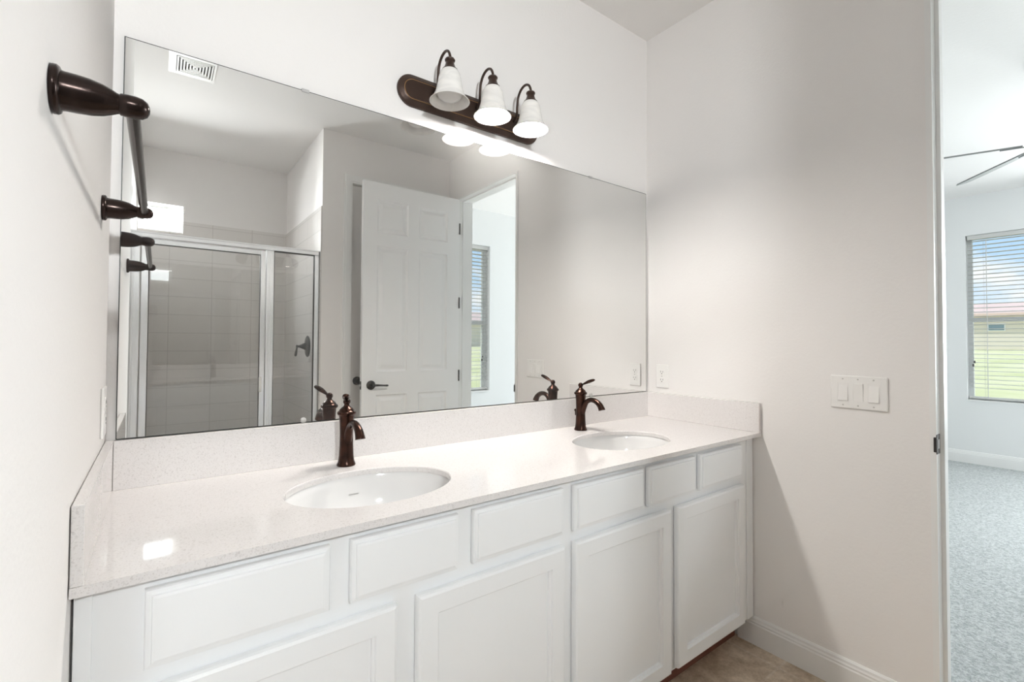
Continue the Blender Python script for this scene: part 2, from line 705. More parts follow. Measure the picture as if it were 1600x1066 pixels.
struct('wall_shower_side', B(XS, XS + 0.11, YB, YR - 0.12, 0.0, H), WALL)
struct('wall_shower_back', cells(bmesh.new(), 1, YB - 0.14, YB, (-0.2, XS + 0.11), (0.0, H), [SW]), WALL)
struct('wall_bedroom_rear', cells(bmesh.new(), 1, YBB - 0.15, YBB, (W + 0.06, XF + 0.15), (0.0, H), [(W2[0], W2[1], WZ0, WZ1)]), BEDWALL)
struct('wall_bedroom_far', cells(bmesh.new(), 0, XF, XF + 0.15, (YBB, 2.2), (0.0, H), [(W1[0], W1[1], WZ0, WZ1), (W3[0], W3[1], WZ0, WZ1)]), BEDWALL)
struct('wall_bedroom_front', B(W + 0.12, XF, 2.08, 2.2, 0.0, H), BEDWALL)
struct('wall_bedroom_near', B(W, W + 0.12, 0.12, 2.08, 0.0, H), BEDWALL)
# tile facing in the shower
TZ = 2.265
struct('wall_tile_back', cells(bmesh.new(), 1, YB, YB + 0.009, (XL, XS), (0.0, TZ), [(SW[0], SW[1], SW[2], 9)]), TILE_Y)
struct('wall_tile_left', B(XL, XL + 0.009, YB + 0.009, YR - 0.02, 0.0, TZ), TILE_X)
struct('wall_tile_side', B(XS - 0.009, XS, YB + 0.009, YR, 0.0, TZ, bev=0.003), TILE_X)
struct('trim_shower_curb', B(XL, XS - 0.009, YR - 0.13, YR - 0.005, 0.0, 0.11, bev=0.006), TILE_Y)

# baseboards
BBP = [(0, 0), (0.014, 0), (0.014, 0.083), (0.0115, 0.088), (0.012, 0.094), (0.009, 0.100), (0.008, 0.108), (0.004, 0.114), (0, 0.114)]
struct('baseboard_right', extrude_profile(bmesh.new(), [(W - a, b) for a, b in BBP], 1, -0.475, DY1 + 0.012), TRIM)
struct('baseboard_bedroom_far', extrude_profile(bmesh.new(), [(XF - a, 0.006 + b * 1.12) for a, b in BBP], 1, YBB, 2.08), TRIM)
struct('baseboard_bedroom_rear', extrude_profile(bmesh.new(), [(YBB + a, 0.006 + b * 1.12) for a, b in BBP], 0, W + 0.12, XF - 0.016), TRIM)
struct('baseboard_bathroom_rear', extrude_profile(bmesh.new(), [(YR + a, b) for a, b in BBP], 0, XS, D2[0] - 0.066), TRIM)

# bedroom doorway lining with stops and strike plate
bm = bmesh.new()
LX0, LX1 = W - 0.013, W + 0.133


def lining(bm, x0, x1, t, z1):
    prof = [(DY1 + t, 0), (DY1, 0), (DY1, z1), (DY0, z1), (DY0, 0), (DY0 - t, 0), (DY0 - t, z1 + t), (DY1 + t, z1 + t)]
    A = [bm.verts.new((x0, p[0], p[1])) for p in prof]
    C = [bm.verts.new((x1, p[0], p[1])) for p in prof]
    n = len(prof)
    for i in range(n):
        j = (i + 1) % n
        bm.faces.new((A[i], A[j], C[j], C[i]))
    for R_ in (A, C):
        bm.faces.new((R_[0], R_[1], R_[2], R_[7]))
        bm.faces.new((R_[2], R_[3], R_[6], R_[7]))
        bm.faces.new((R_[3], R_[4], R_[5], R_[6]))
    return bm


trim1 = struct('trim_1', lining(bm, LX0, LX1, 0.016, DZ), TRIM)
bm = bmesh.new()
for (a, b) in ((DY1 - 0.011, DY1), (DY0, DY0 + 0.011)):
    box(bm, W + 0.034, W + 0.072, a, b, 0.006, DZ - 0.011)
box(bm, W + 0.034, W + 0.072, DY0, DY1, DZ - 0.011, DZ)
obj('door_stop', bm, TRIM, trim1)
bm = B(W - 0.0145, W + 0.024, DY1 - 0.0018, DY1 + 0.0005, 0.905, 0.968, bev=0.0006, seg=1)
box(bm, W - 0.021, W - 0.0135, DY1 - 0.002, DY1 + 0.006, 0.912, 0.960, bev=0.002)
sp_ = obj('strike_plate', bm, BLACK, trim1)
sp_['label'] = 'dark bronze strike plate'
obj('strike_hole', B(W - 0.002, W + 0.012, DY1 - 0.0026, DY1 - 0.001, 0.922, 0.952), STEEL, sp_)

# closet door in the rear wall, with casing
CP = 0.062
trim2 = None
bm = bmesh.new()
prof = [(D2[0], 0), (D2[0] - CP, 0), (D2[0] - CP, D2[2] + CP), (D2[1] + CP, D2[2] + CP), (D2[1] + CP, 0), (D2[1], 0), (D2[1], D2[2]), (D2[0], D2[2])]
def casing(bm, prof, y0, y1):
    A = [bm.verts.new((p[0], y0, p[1])) for p in prof]
    C = [bm.verts.new((p[0], y1, p[1])) for p in prof]
    n = len(prof)
    for i in range(n):
        j = (i + 1) % n
        bm.faces.new((A[i], A[j], C[j], C[i]))
    for R_ in (A, C):
        bm.faces.new((R_[0], R_[1], R_[2], R_[7]))
        bm.faces.new((R_[2], R_[3], R_[6], R_[7]))
        bm.faces.new((R_[3], R_[4], R_[5], R_[6]))
    return bm
casing(bm, prof, YR, YR + 0.016)
prof2 = [(D2[0] - 0.012, 0), (D2[0] - CP + 0.016, 0), (D2[0] - CP + 0.016, D2[2] + CP - 0.016), (D2[1] + CP - 0.016, D2[2] + CP - 0.016), (D2[1] + CP - 0.016, 0), (D2[1] + 0.012, 0), (D2[1] + 0.012, D2[2] + 0.012), (D2[0] - 0.012, D2[2] + 0.012)]
casing(bm, prof2, YR + 0.0155, YR + 0.021)
struct('trim_2', bm, TRIM)

XJ0 = 0.0
def six_panel(bm, L_, Ht, t, px, pz, y):
    """door leaf from x=0..L_, front face at y (towards +y), thickness t behind; moulded panels px (pairs) by pz (pairs)"""
    X = [0.0] + [q for p in px for q in p] + [L_]
    Z = [0.0] + [q for p in pz for q in p] + [Ht]
    for side in (0, 1):
        yy = y if side == 0 else y - t
        s = -1 if side == 0 else 1
        G = [[bm.verts.new((a, yy, b)) for b in Z] for a in X]
        for i in range(len(X) - 1):
            for j in range(len(Z) - 1):
                q = [G[i][j], G[i + 1][j], G[i + 1][j + 1], G[i][j + 1]]
                if i % 2 == 1 and j % 2 == 1:
                    prev = q
                    for (ins, dep) in ((0.008, 0.0095), (0.015, 0.0115), (0.021, 0.0115), (0.046, 0.0020)):
                        nx = [bm.verts.new((X[i] + ins, yy + s * dep, Z[j] + ins)), bm.verts.new((X[i + 1] - ins, yy + s * dep, Z[j] + ins)),
                              bm.verts.new((X[i + 1] - ins, yy + s * dep, Z[j + 1] - ins)), bm.verts.new((X[i] + ins, yy + s * dep, Z[j + 1] - ins))]
                        for k in range(4):
                            m_ = (k + 1) % 4
                            bm.faces.new((prev[k], prev[m_], nx[m_], nx[k]))
                        prev = nx
                    bm.faces.new(prev)
                else:
                    bm.faces.new(q)
        if side == 0:
            G0 = G
    nX, nZ = len(X) - 1, len(Z) - 1
    for i in range(nX):
        bm.faces.new((G0[i][0], G0[i + 1][0], G[i + 1][0], G[i][0]))
        bm.faces.new((G0[i][nZ], G0[i + 1][nZ], G[i + 1][nZ], G[i][nZ]))
    for j in range(nZ):
        bm.faces.new((G0[0][j], G0[0][j + 1], G[0][j + 1], G[0][j]))
        bm.faces.new((G0[nX][j], G0[nX][j + 1], G[nX][j + 1], G[nX][j]))
    return bm


# open bedroom door, swung into the bathroom, parallel to the mirror
LEAF_Y, LEAF_X0, LEAF_X1, LEAF_T = -1.893, 1.306, 2.127, 0.035
PX = [(0.108, 0.360), (0.452, 0.708)]
PZ = [(0.25, 0.845), (1.018, 1.965), (2.066, 2.318)]
d1 = obj('door_1', six_panel(bmesh.new(), LEAF_X1 - LEAF_X0, 2.443, LEAF_T, PX, PZ, 0.0), DOORW, None, loc=(LEAF_X0, LEAF_Y, 0.014))
tag(d1, 'open white six panel door with bronze lever, seen in the mirror', 'door', None, 'structure')


def rose(bm, y, s):
    return lathe(bm, [(0, 0), (0.034, 0), (0.034, 0.004), (0.030, 0.008), (0.020, 0.011), (0.012, 0.014), (0.011, 0.040), (0, 0.040)], 28,
                 Matrix.Translation((0.071, y, 0.922)) @ Matrix.Rotation(-s * PI / 2, 4, 'X'))


for s, yb in ((1, 0.0), (-1, -LEAF_T)):
    hb = bmesh.new()
    rose(hb, yb, s)
    yl = yb + s * 0.044
    tube(hb, spline([(0.064, yl, 0.922, 0.009), (0.080, yl, 0.922, 0.011), (0.098, yl, 0.922, 0.0085), (0.13, yl + s * 0.002, 0.9205, 0.0065), (0.16, yl, 0.918, 0.0065), (0.182, yl - s * 0.004, 0.917, 0.0075), (0.190, yl - s * 0.006, 0.917, 0.005)]), 12)
    hd = obj('door_lever', hb, BLACK, d1, True)
    hd['label'] = 'dark bronze door lever'
lt = obj('latch', B(-0.0015, 0.002, -LEAF_T + 0.006, -0.006, 0.892, 0.952), BLACK, d1)
obj('latch_bolt', B(-0.009, -0.001, -LEAF_T + 0.012, -0.012, 0.914, 0.930, bev=0.002), STEEL, lt)
for z in (0.25, 0.967, 1.573, 2.195):
    hb = B(LEAF_X1 - LEAF_X0 - 0.0005, LEAF_X1 - LEAF_X0 + 0.003, -LEAF_T + 0.004, 0.001, z - 0.045, z + 0.045)
    tube(hb, [(LEAF_X1 - LEAF_X0 + 0.002, 0.003, z - 0.046, 0.0062), (LEAF_X1 - LEAF_X0 + 0.002, 0.003, z + 0.046, 0.0062)], 10)
    obj('hinge', hb, BLACK, d1)['label'] = 'dark bronze hinge'

# closet door leaf in the rear wall
d2 = obj('door_2', six_panel(bmesh.new(), D2[1] - D2[0] - 0.012, D2[2] - 0.018, 0.035, [(0.10, 0.325), (0.423, 0.648)], PZ, 0.0), DOORB, None, loc=(D2[0] + 0.007, YR - 0.016, 0.010))
tag(d2, 'closed closet door in the rear wall, half hidden behind the open door', 'door', None, 'structure')
hb = bmesh.new()
lathe(hb, [(0, 0), (0.033, 0), (0.033, 0.004), (0.012, 0.012), (0.011, 0.03), (0.024, 0.038), (0.028, 0.05), (0.022, 0.06), (0, 0.062)], 24,
      Matrix.Translation((0.052, 0.0, 0.945)) @ Matrix.Rotation(-PI / 2, 4, 'X'))
obj('door_knob', hb, BLACK, d2, True)


# windows
def window(name, axis, c_in, c_out, a0, a1, z0, z1, rail=None, sill=True):
    """frame set near the outer face; axis 0: wall normal along x (a = y); axis 1: wall normal along y (a = x)"""
    def bx(bm, c0, c1, p0, p1, q0, q1, **k):
        c0, c1 = min(c0, c1), max(c0, c1)
        return box(bm, c0, c1, p0, p1, q0, q1, **k) if axis == 0 else box(bm, p0, p1, c0, c1, q0, q1, **k)
    s = 1 if c_out > c_in else -1
    f0, f1 = c_out - s * 0.055, c_out - s * 0.005
    bm = bmesh.new()
    fwid = 0.036
    bx(bm, f0, f1, a0, a0 + fwid, z0, z1)
    bx(bm, f0, f1, a1 - fwid, a1, z0, z1)
    bx(bm, f0, f1, a0 + fwid, a1 - fwid, z0, z0 + fwid)
    bx(bm, f0, f1, a0 + fwid, a1 - fwid, z1 - fwid, z1)
    w = obj(name, bm, SASHM)
    tag(w, None, None, None, 'structure')
    g0 = c_out - s * 0.032
    panes = [(z0 + fwid, z1 - fwid)]
    if rail:
        obj('meeting_rail', bx(bmesh.new(), f0 + s * 0.002, f1, a0 + fwid, a1 - fwid, rail - 0.024, rail + 0.024), SASHM, w)
        panes = [(z0 + fwid, rail - 0.024), (rail + 0.024, z1 - fwid)]
    for (p, q) in panes:
        obj('window_pane', bx(bmesh.new(), g0, g0 + s * 0.004, a0 + fwid, a1 - fwid, p, q), WGLASS, w)
    if sill:
        obj('window_sill', bx(bmesh.new(), c_in - s * 0.012, f0, a0, a1, z0 - 0.0, z0 + 0.012), TRIM, w)
    return w


w1 = window('window_1', 0, XF, XF + 0.15, W1[0], W1[1], WZ0, WZ1, 1.525)
tag(w1, 'bedroom window seen directly through the doorway', 'window')
w2 = window('window_2', 1, YBB, YBB - 0.15, W2[0], W2[1], WZ0, WZ1, 1.49)
tag(w2, 'bedroom window seen in the mirror beside the open door', 'window')
w3 = window('window_3', 1, YB, YB - 0.14, SW[0], SW[1], SW[2], SW[3], None, False)
tag(w3, 'small bright window high in the shower wall, seen in the mirror', 'window')
w4 = window('window_added', 0, XF, XF + 0.15, W3[0], W3[1], WZ0, WZ1, 1.525)
tag(w4, 'wide bedroom window added out of view to admit the fill lamp', 'window')


def blind(name, axis, c, a0, a1, z0, z1, label, tilt, wand_a, cleat_a):
    """c: centre plane of the slats; a0..a1 extent along the wall"""
    b = thing(name, label, 'blind', (c, (a0 + a1) / 2, z0) if axis == 0 else ((a0 + a1) / 2, c, z0), 0 if axis == 0 else PI / 2, 'window blinds')
    hw = (a1 - a0) / 2 - 0.006
    hh = z1 - z0
    obj('head_rail', B(-0.028, 0.028, -hw, hw, hh - 0.045, hh - 0.002, bev=0.003), BLINDM, b)
    obj('valance', B(-0.036, -0.029, -hw, hw, hh - 0.046, hh - 0.002, bev=0.002), BLINDM, b)
    bm = bmesh.new()
    pitch = 0.0445
    n = int((hh - 0.10) / pitch)
    for i in range(n):
        z = hh - 0.062 - i * pitch
        prof = []
        for k in range(5):
            u = -0.025 + 0.0125 * k
            prof.append((u, z + 0.003 * (1 - (u / 0.025) ** 2) + u * tilt))
        top = [[bm.verts.new((u, yy, zz)) for u, zz in prof] for yy in (-hw, hw)]
        bot = [[bm.verts.new((u, yy, zz - 0.003)) for u, zz in prof] for yy in (-hw, hw)]
        for k in range(4):
            bm.faces.new((top[0][k], top[0][k + 1], top[1][k + 1], top[1][k]))
            bm.faces.new((bot[0][k], bot[1][k], bot[1][k + 1], bot[0][k + 1]))
        for k in range(4):
            for e_ in (0, 1):
                bm.faces.new((top[e_][k], bot[e_][k], bot[e_][k + 1], top[e_][k + 1]))
        for k in (0, 4):
            bm.faces.new((top[0][k], top[1][k], bot[1][k], bot[0][k]))
    obj('slats', bm, BLINDM, b, True)
    obj('bottom_rail', B(-0.026, 0.026, -hw, hw, 0.014, 0.034, bev=0.003), BLINDM, b)
    bm = bmesh.new()
    for q in (-hw + 0.12, hw - 0.12):
        for dx in (-0.027, 0.027):
            box(bm, dx - 0.0006, dx + 0.0006, q - 0.0006, q + 0.0006, 0.03, hh - 0.045)
    obj('ladder_cord', bm, BLINDM, b)
    obj('tilt_wand', T([(-0.038, wand_a, hh - 0.06, 0.003), (-0.039, wand_a, hh * 0.5, 0.003), (-0.039, wand_a, 0.03, 0.003)], k=2, n=8), BLINDM, b)
    bm = B(-0.034, -0.026, cleat_a - 0.012, cleat_a + 0.002, 0.385, 0.412, bev=0.002)
    box(bm, -0.034, -0.026, cleat_a - 0.002, cleat_a + 0.012, 0.350, 0.378, bev=0.002)
    obj('cord_tassel', bm, SLOT, b)['label'] = 'small dark cord tassel'
    return b


blind('window_blind', 0, XF + 0.055, W1[0] + 0.004, W1[1] - 0.004, WZ0 + 0.012, WZ1, 'white slatted blind in the window beyond the doorway on the right', -0.04, 0.30, 0.405)
blind('window_blind', 1, YBB - 0.055, W2[0] + 0.004, W2[1] - 0.004, WZ0 + 0.012, WZ1, 'white slatted blind reflected in the mirror beside the open door', 0.04, 0.30, -0.405)

# ------------------------------------------------------------------ vanity
ZC, ZB, CD = 0.887, 0.871, 0.573          # counter top, its underside, its depth
FY = -0.535                                # face frame front
van = thing('vanity_cabinet', 'long white double vanity cabinet with six drawer fronts and four doors', 'cabinet', (0, 0, 0))
GAP = 0.0035
bm = B(GAP, W - 0.004, FY, FY + 0.019, 0.115, ZB - 0.001)
obj('face_frame', bm, CAB, van)
bm = bmesh.new()
for x in (GAP, 1.045, W - 0.022):
    box(bm, x, x + 0.018, FY + 0.019, -0.004, 0.115, ZB - 0.001)
box(bm, GAP + 0.018, W - 0.022, FY + 0.019, -0.004, 0.115, 0.133)
box(bm, GAP + 0.018, W - 0.022, -0.010, -0.004, 0.133, ZB - 0.16)
obj('carcass', bm, CAB, van)
obj('toe_kick', B(GAP, W - 0.016, -0.463, -0.451, 0.0, 0.115), WOOD, van)['label'] = 'bare reddish wood toe kick'
obj('filler_strip', B(GAP, 0.026, FY - 0.004, FY, 0.115, ZB - 0.001, bev=0.0015), CAB, van)
obj('filler_strip', B(2.088, W - 0.006, FY - 0.004, FY, 0.115, ZB - 0.001, bev=0.0015), CAB, van)
DL = [(0.007, FY), (0.007, FY - 0.0040), (0.0, FY - 0.0045), (0.0, FY - 0.014), (0.002, FY - 0.0175), (0.0095, FY - 0.0185), (0.0105, FY - 0.0225), (0.0150, FY - 0.0235)]
for (a, b) in ((0.092, 0.390), (0.432, 0.690), (0.733, 1.033), (1.076, 1.392), (1.418, 1.692), (1.722, 2.024)):
    obj('drawer', panel_front(bmesh.new(), a, b, 0.717, 0.848, [(i, y) for i, y in DL]), CAB, van)
DR = [(0.007, FY), (0.007, FY - 0.0040), (0.0, FY - 0.0045), (0.0, FY - 0.016), (0.0020, FY - 0.0215), (0.0075, FY - 0.0240), (0.049, FY - 0.0240), (0.0505, FY - 0.0185), (0.0555, FY - 0.0165), (0.057, FY - 0.0105)]
for (a, b) in ((0.100, 0.534), (0.583, 1.035), (1.076, 1.536), (1.576, 2.036)):
    obj('cabinet_door', panel_front(bmesh.new(), a, b, 0.128, 0.686, [(i, y) for i, y in DR]), CAB, van)

# countertop with two oval cut-outs
SK = [(0.562, -0.330, 0.213, 0.157), (1.548, -0.330, 0.215, 0.155)]


def counter():
    bm = bmesh.new()
    z1, z0 = ZC, ZB
    x0, x1, y0, y1 = 0.0015, W - 0.0015, -CD, -0.0015
    split = 1.055
    e = 0.0018
    for (cx, cyy, a, b), (xa, xb) in zip(SK, ((x0, split), (split, x1))):
        ang = [2 * PI * i / 72 for i in range(72)]
        for px, py in ((xa, y0), (xb, y0), (xb, y1), (xa, y1)):
            ang.append(math.atan2(py - cyy, px - cx) % (2 * PI))
        ang = sorted(ang)
        n = len(ang)

        def outer(t):
            c, s = math.cos(t), math.sin(t)
            k = 1e9
            if c > 1e-9: k = min(k, (xb - cx) / c)
            if c < -1e-9: k = min(k, (xa - cx) / c)
            if s > 1e-9: k = min(k, (y1 - cyy) / s)
            if s < -1e-9: k = min(k, (y0 - cyy) / s)
            return cx + c * k, cyy + s * k

        def ell(t, grow=0.0):
            c, s = math.cos(t), math.sin(t)
            k = 1 / math.sqrt((c / (a + grow)) ** 2 + (s / (b + grow)) ** 2)
            return cx + c * k, cyy + s * k
        To = [bm.verts.new((*outer(t), z1)) for t in ang]
        Ti = [bm.verts.new((*ell(t, 0.0025), z1)) for t in ang]
        Te = [bm.verts.new((*ell(t), z1 - 0.0025)) for t in ang]
        Bi = [bm.verts.new((*ell(t), z0)) for t in ang]
        Bo = [bm.verts.new((*outer(t), z0)) for t in ang]
        for i in range(n):
            j = (i + 1) % n
            bm.faces.new((To[i], To[j], Ti[j], Ti[i]))
            bm.faces.new((Ti[i], Ti[j], Te[j], Te[i]))
            bm.faces.new((Te[i], Te[j], Bi[j], Bi[i]))
            bm.faces.new((Bi[i], Bi[j], Bo[j], Bo[i]))
            mx_, my_ = (To[i].co.x + To[j].co.x) / 2, (To[i].co.y + To[j].co.y) / 2
            if abs(mx_ - split) > 1e-4 or abs(To[i].co.x - To[j].co.x) > 1e-5:
                bm.faces.new((To[i], To[j], Bo[j], Bo[i]))
    bmesh.ops.remove_doubles(bm, verts=bm.verts[:], dist=1e-5)
    return bm


top = thing('countertop', 'speckled white quartz countertop with backsplash on the vanity', 'countertop', (0, 0, 0))
obj('counter_slab', counter(), QUARTZ, top)
ZS = 1.010
obj('backsplash', B(0.018, W - 0.018, -0.0175, -0.0015, ZC, ZS, bev=0.0015), QUARTZ, top)
obj('side_splash', B(0.0015, 0.0175, -CD + 0.001, -0.0015, ZC, ZS, bev=0.0015), QUARTZ, top)
obj('side_splash', B(W - 0.0175, W - 0.0015, -CD + 0.001, -0.0015, ZC, ZS, bev=0.0015), QUARTZ, top)


# undermount sinks
def basin(a, b):
    bm = bmesh.new()
    prof = [(1.075, 0.0), (1.012, 0.0), (1.0, -0.003), (0.985, -0.022), (0.955, -0.052), (0.885, -0.088), (0.755, -0.118), (0.55, -0.136), (0.30, -0.144), (0.105, -0.147)]
    outp = [(0.105, -0.157), (0.32, -0.156), (0.57, -0.148), (0.78, -0.130), (0.915, -0.098), (0.985, -0.060), (1.015, -0.024), (1.075, -0.010)]
    full = prof + outp
    n = 72
    rings = [[bm.verts.new((a * r * math.cos(2 * PI * i / n), b * r * math.sin(2 * PI * i / n), z)) for i in range(n)] for r, z in full]
    rings.append(rings[0])
    for p, q in zip(rings, rings[1:]):
        for i in range(n):
            j = (i + 1) % n
            bm.faces.new((p[i], q[i], q[j], p[j]))
    return bm


sink = thing('sink', 'white oval undermount sink on the left, nearer the camera', 'sink', (SK[0][0], SK[0][1], ZB - 0.0005), 0, 'oval vanity sinks')
obj('basin', basin(0.216, 0.158), PORC, sink, True)
obj('drain', LA([(0, -0.148), (0.016, -0.148), (0.021, -0.146), (0.0225, -0.1475), (0.0225, -0.158), (0, -0.158)], n=28), BRONZE, sink, True)
bm = bmesh.new()
rows = []
for i in range(9):
    x = -0.014 + 0.0035 * i
    yq = 0.158 * 0.957 * math.sqrt(1 - (x / 0.2067) ** 2)
    rows.append([bm.verts.new((x, yq + dy, z)) for dy, z in ((-0.001, -0.0505), (-0.001, -0.0475), (0.003, -0.0475), (0.003, -0.0505))])
for p, q in zip(rows, rows[1:]):
    for k in range(4):
        j = (k + 1) % 4
        bm.faces.new((p[k], p[j], q[j], q[k]))
bm.faces.new(rows[0])
bm.faces.new(rows[-1])
obj('overflow_slot', bm, STEEL, sink)
dup(sink, (SK[1][0], SK[1][1], ZB - 0.0005), 'white oval undermount sink on the right, under the far faucet')

# faucets
fau = thing('faucet', 'oil-rubbed bronze faucet behind the left sink, in front of the mirrored shower', 'faucet', (0.565, -0.100, ZC), 0, 'bronze vanity faucets')
obj('faucet_body', LA([(0, 0.0003), (0.0265, 0.0003), (0.0275, 0.003), (0.0255, 0.008), (0.0232, 0.014), (0.0212, 0.032), (0.0200, 0.060), (0.0196, 0.095), (0.0204, 0.125), (0.0216, 0.143), (0.0222, 0.150),
                       (0.0262, 0.1525), (0.0278, 0.157), (0.0262, 0.1615), (0.0228, 0.163), (0.0205, 0.168), (0.0150, 0.1735), (0.0100, 0.177), (0.0078, 0.181), (0.0078, 0.185), (0, 0.186)], n=36), BRONZE, fau, True)
obj('spout', T([(0, -0.008, 0.070, 0.0125), (0, -0.018, 0.098, 0.0125), (0, -0.034, 0.122, 0.0105), (0, -0.058, 0.1335, 0.0100), (0, -0.084, 0.1315, 0.0108), (0, -0.106, 0.1195, 0.0120), (0, -0.118, 0.1035, 0.0135), (0, -0.1205, 0.0975, 0.0142)], k=7, n=20), BRONZE, fau, True)
lev = obj('handle', T([(0, -0.004, 0.191, 0.0050), (0, -0.014, 0.1955, 0.0052), (0, -0.028, 0.2015, 0.0080), (0, -0.046, 0.2085, 0.0108), (0, -0.062, 0.214, 0.0105), (0, -0.074, 0.2175, 0.0082), (0, -0.079, 0.2185, 0.0035)], k=6, n=16, flat=0.62), BRONZE, fau, True)
bm = bmesh.new()
ball(bm, (0, 0, 0.191), 0.0108)
obj('handle_hub', bm, BRONZE, fau, True)
bm = bmesh.new()
tube(bm, [(0, 0.017, 0.066, 0.0032), (0, 0.031, 0.066, 0.0032)], 10)
tube(bm, [(0, 0.030, 0.060, 0.0030), (0, 0.030, 0.078, 0.0030)], 10)
ball(bm, (0, 0.030, 0.0815), 0.0062, 14, 8)
obj('lift_rod', bm, BRONZE, fau, True)
lev.rotation_euler = (0, 0, math.radians(-20))
fau2 = dup(fau, (1.561, -0.098, ZC), 'oil-rubbed bronze faucet behind the right sink, near the outlet wall')
for ch in fau2.children:
    if ch.name.startswith('handle') and not ch.name.startswith('handle_hub'):
        ch.rotation_euler = (0, 0, 0)

# mirror with its clips
mz0, mz1, mx0, mx1 = 1.0115, 2.031, 0.021, 2.125
mir = thing('vanity_mirror', 'large frameless wall mirror above the vanity backsplash', 'mirror', (0, 0, mz0))
bm = panel_front(bmesh.new(), mx0, mx1, 0.0, mz1 - mz0, [(0, -0.0005), (0, -0.0095), (0.0005, -0.010), (0.0022, -0.010)])
o = obj('mirror_glass', bm, [MIRROR, MIRROR_EDGE], mir)
big = max(p.area for p in o.data.polygons if p.normal.y < -0.9)
for p in o.data.polygons:
    p.material_index = 0 if (p.normal.y < -0.9 and p.area > 0.99 * big) else 1
for (x, z, low) in ((0.455, mz1, 0), (1.712, mz1, 0), (0.462, mz0, 1), (1.716, mz0, 1)):
    bm = bmesh.new()
    if low:
        lathe(bm, [(0, 0), (0.0085, 0), (0.0085, 0.003), (0.0065, 0.0045), (0, 0.005)], 20, Matrix.Translation((x, -0.0102, z - mz0 + 0.0078)) @ Matrix.Rotation(PI / 2, 4, 'X'))
        obj('mirror_clip', bm, CLIPM, mir, True)['label'] = 'small clear plastic mirror clip'
    else:
        box(bm, x - 0.011, x + 0.011, -0.0125, -0.0102, z - mz0 - 0.006, z - mz0 + 0.004, bev=0.001)
        box(bm, x - 0.011, x + 0.011, -0.0105, -0.0005, z - mz0 + 0.0005, z - mz0 + 0.004)
        obj('mirror_clip', bm, STEEL, mir)['label'] = 'small metal mirror clip'

# ------------------------------------------------------------------ vanity light
vl = thing('vanity_light', 'bronze three-lamp vanity light with bell shades above the mirror', 'lamp', (1.072, 0, 2.147))
hl, hr = 0.316, 0.056


def stadium(bm, loops):
    rings = []
    n = 20
    for (ins, y) in loops:
        r_ = hr - ins
        ring = []
        for k in range(n + 1):
            t = PI / 2 + PI * k / n
            ring.append(bm.verts.new((-(hl - hr) + r_ * math.cos(t), y, r_ * math.sin(t))))
        for k in range(n + 1):
            t = -PI / 2 + PI * k / n
            ring.append(bm.verts.new(((hl - hr) + r_ * math.cos(t), y, r_ * math.sin(t))))
        rings.append(ring)
    m_ = len(rings[0])
    for a, b in zip(rings, rings[1:]):
        for i in range(m_):
            j = (i + 1) % m_
            bm.faces.new((a[i], a[j], b[j], b[i]))
    bm.faces.new(rings[0])
    bm.faces.new(rings[-1])
    return bm


bp_ = obj('backplate', stadium(bmesh.new(), [(0, -0.0005), (0.0, -0.010), (0.004, -0.014), (0.012, -0.0155), (0.015, -0.019), (0.022, -0.020), (0.0245, -0.0235)]), BRONZEL, vl, True)
bm = bmesh.new()
rings = []
for ins, y in ((0.0205, -0.0198), (0.0205, -0.0206), (0.0222, -0.0208), (0.0222, -0.0198)):
    r_ = hr - ins
    ring = []
    for k in range(21):
        t = PI / 2 + PI * k / 20
        ring.append(bm.verts.new((-(hl - hr) + r_ * math.cos(t), y, r_ * math.sin(t))))
    for k in range(21):
        t = -PI / 2 + PI * k / 20
        ring.append(bm.verts.new(((hl - hr) + r_ * math.cos(t), y, r_ * math.sin(t))))
    rings.append(ring)
for a, b in zip(rings, rings[1:] + rings[:1]):
    for i in range(42):
        j = (i + 1) % 42
        bm.faces.new((a[i], a[j], b[j], b[i]))
obj('rim_line', bm, GOLDLINE, bp_)
SHY = -0.131
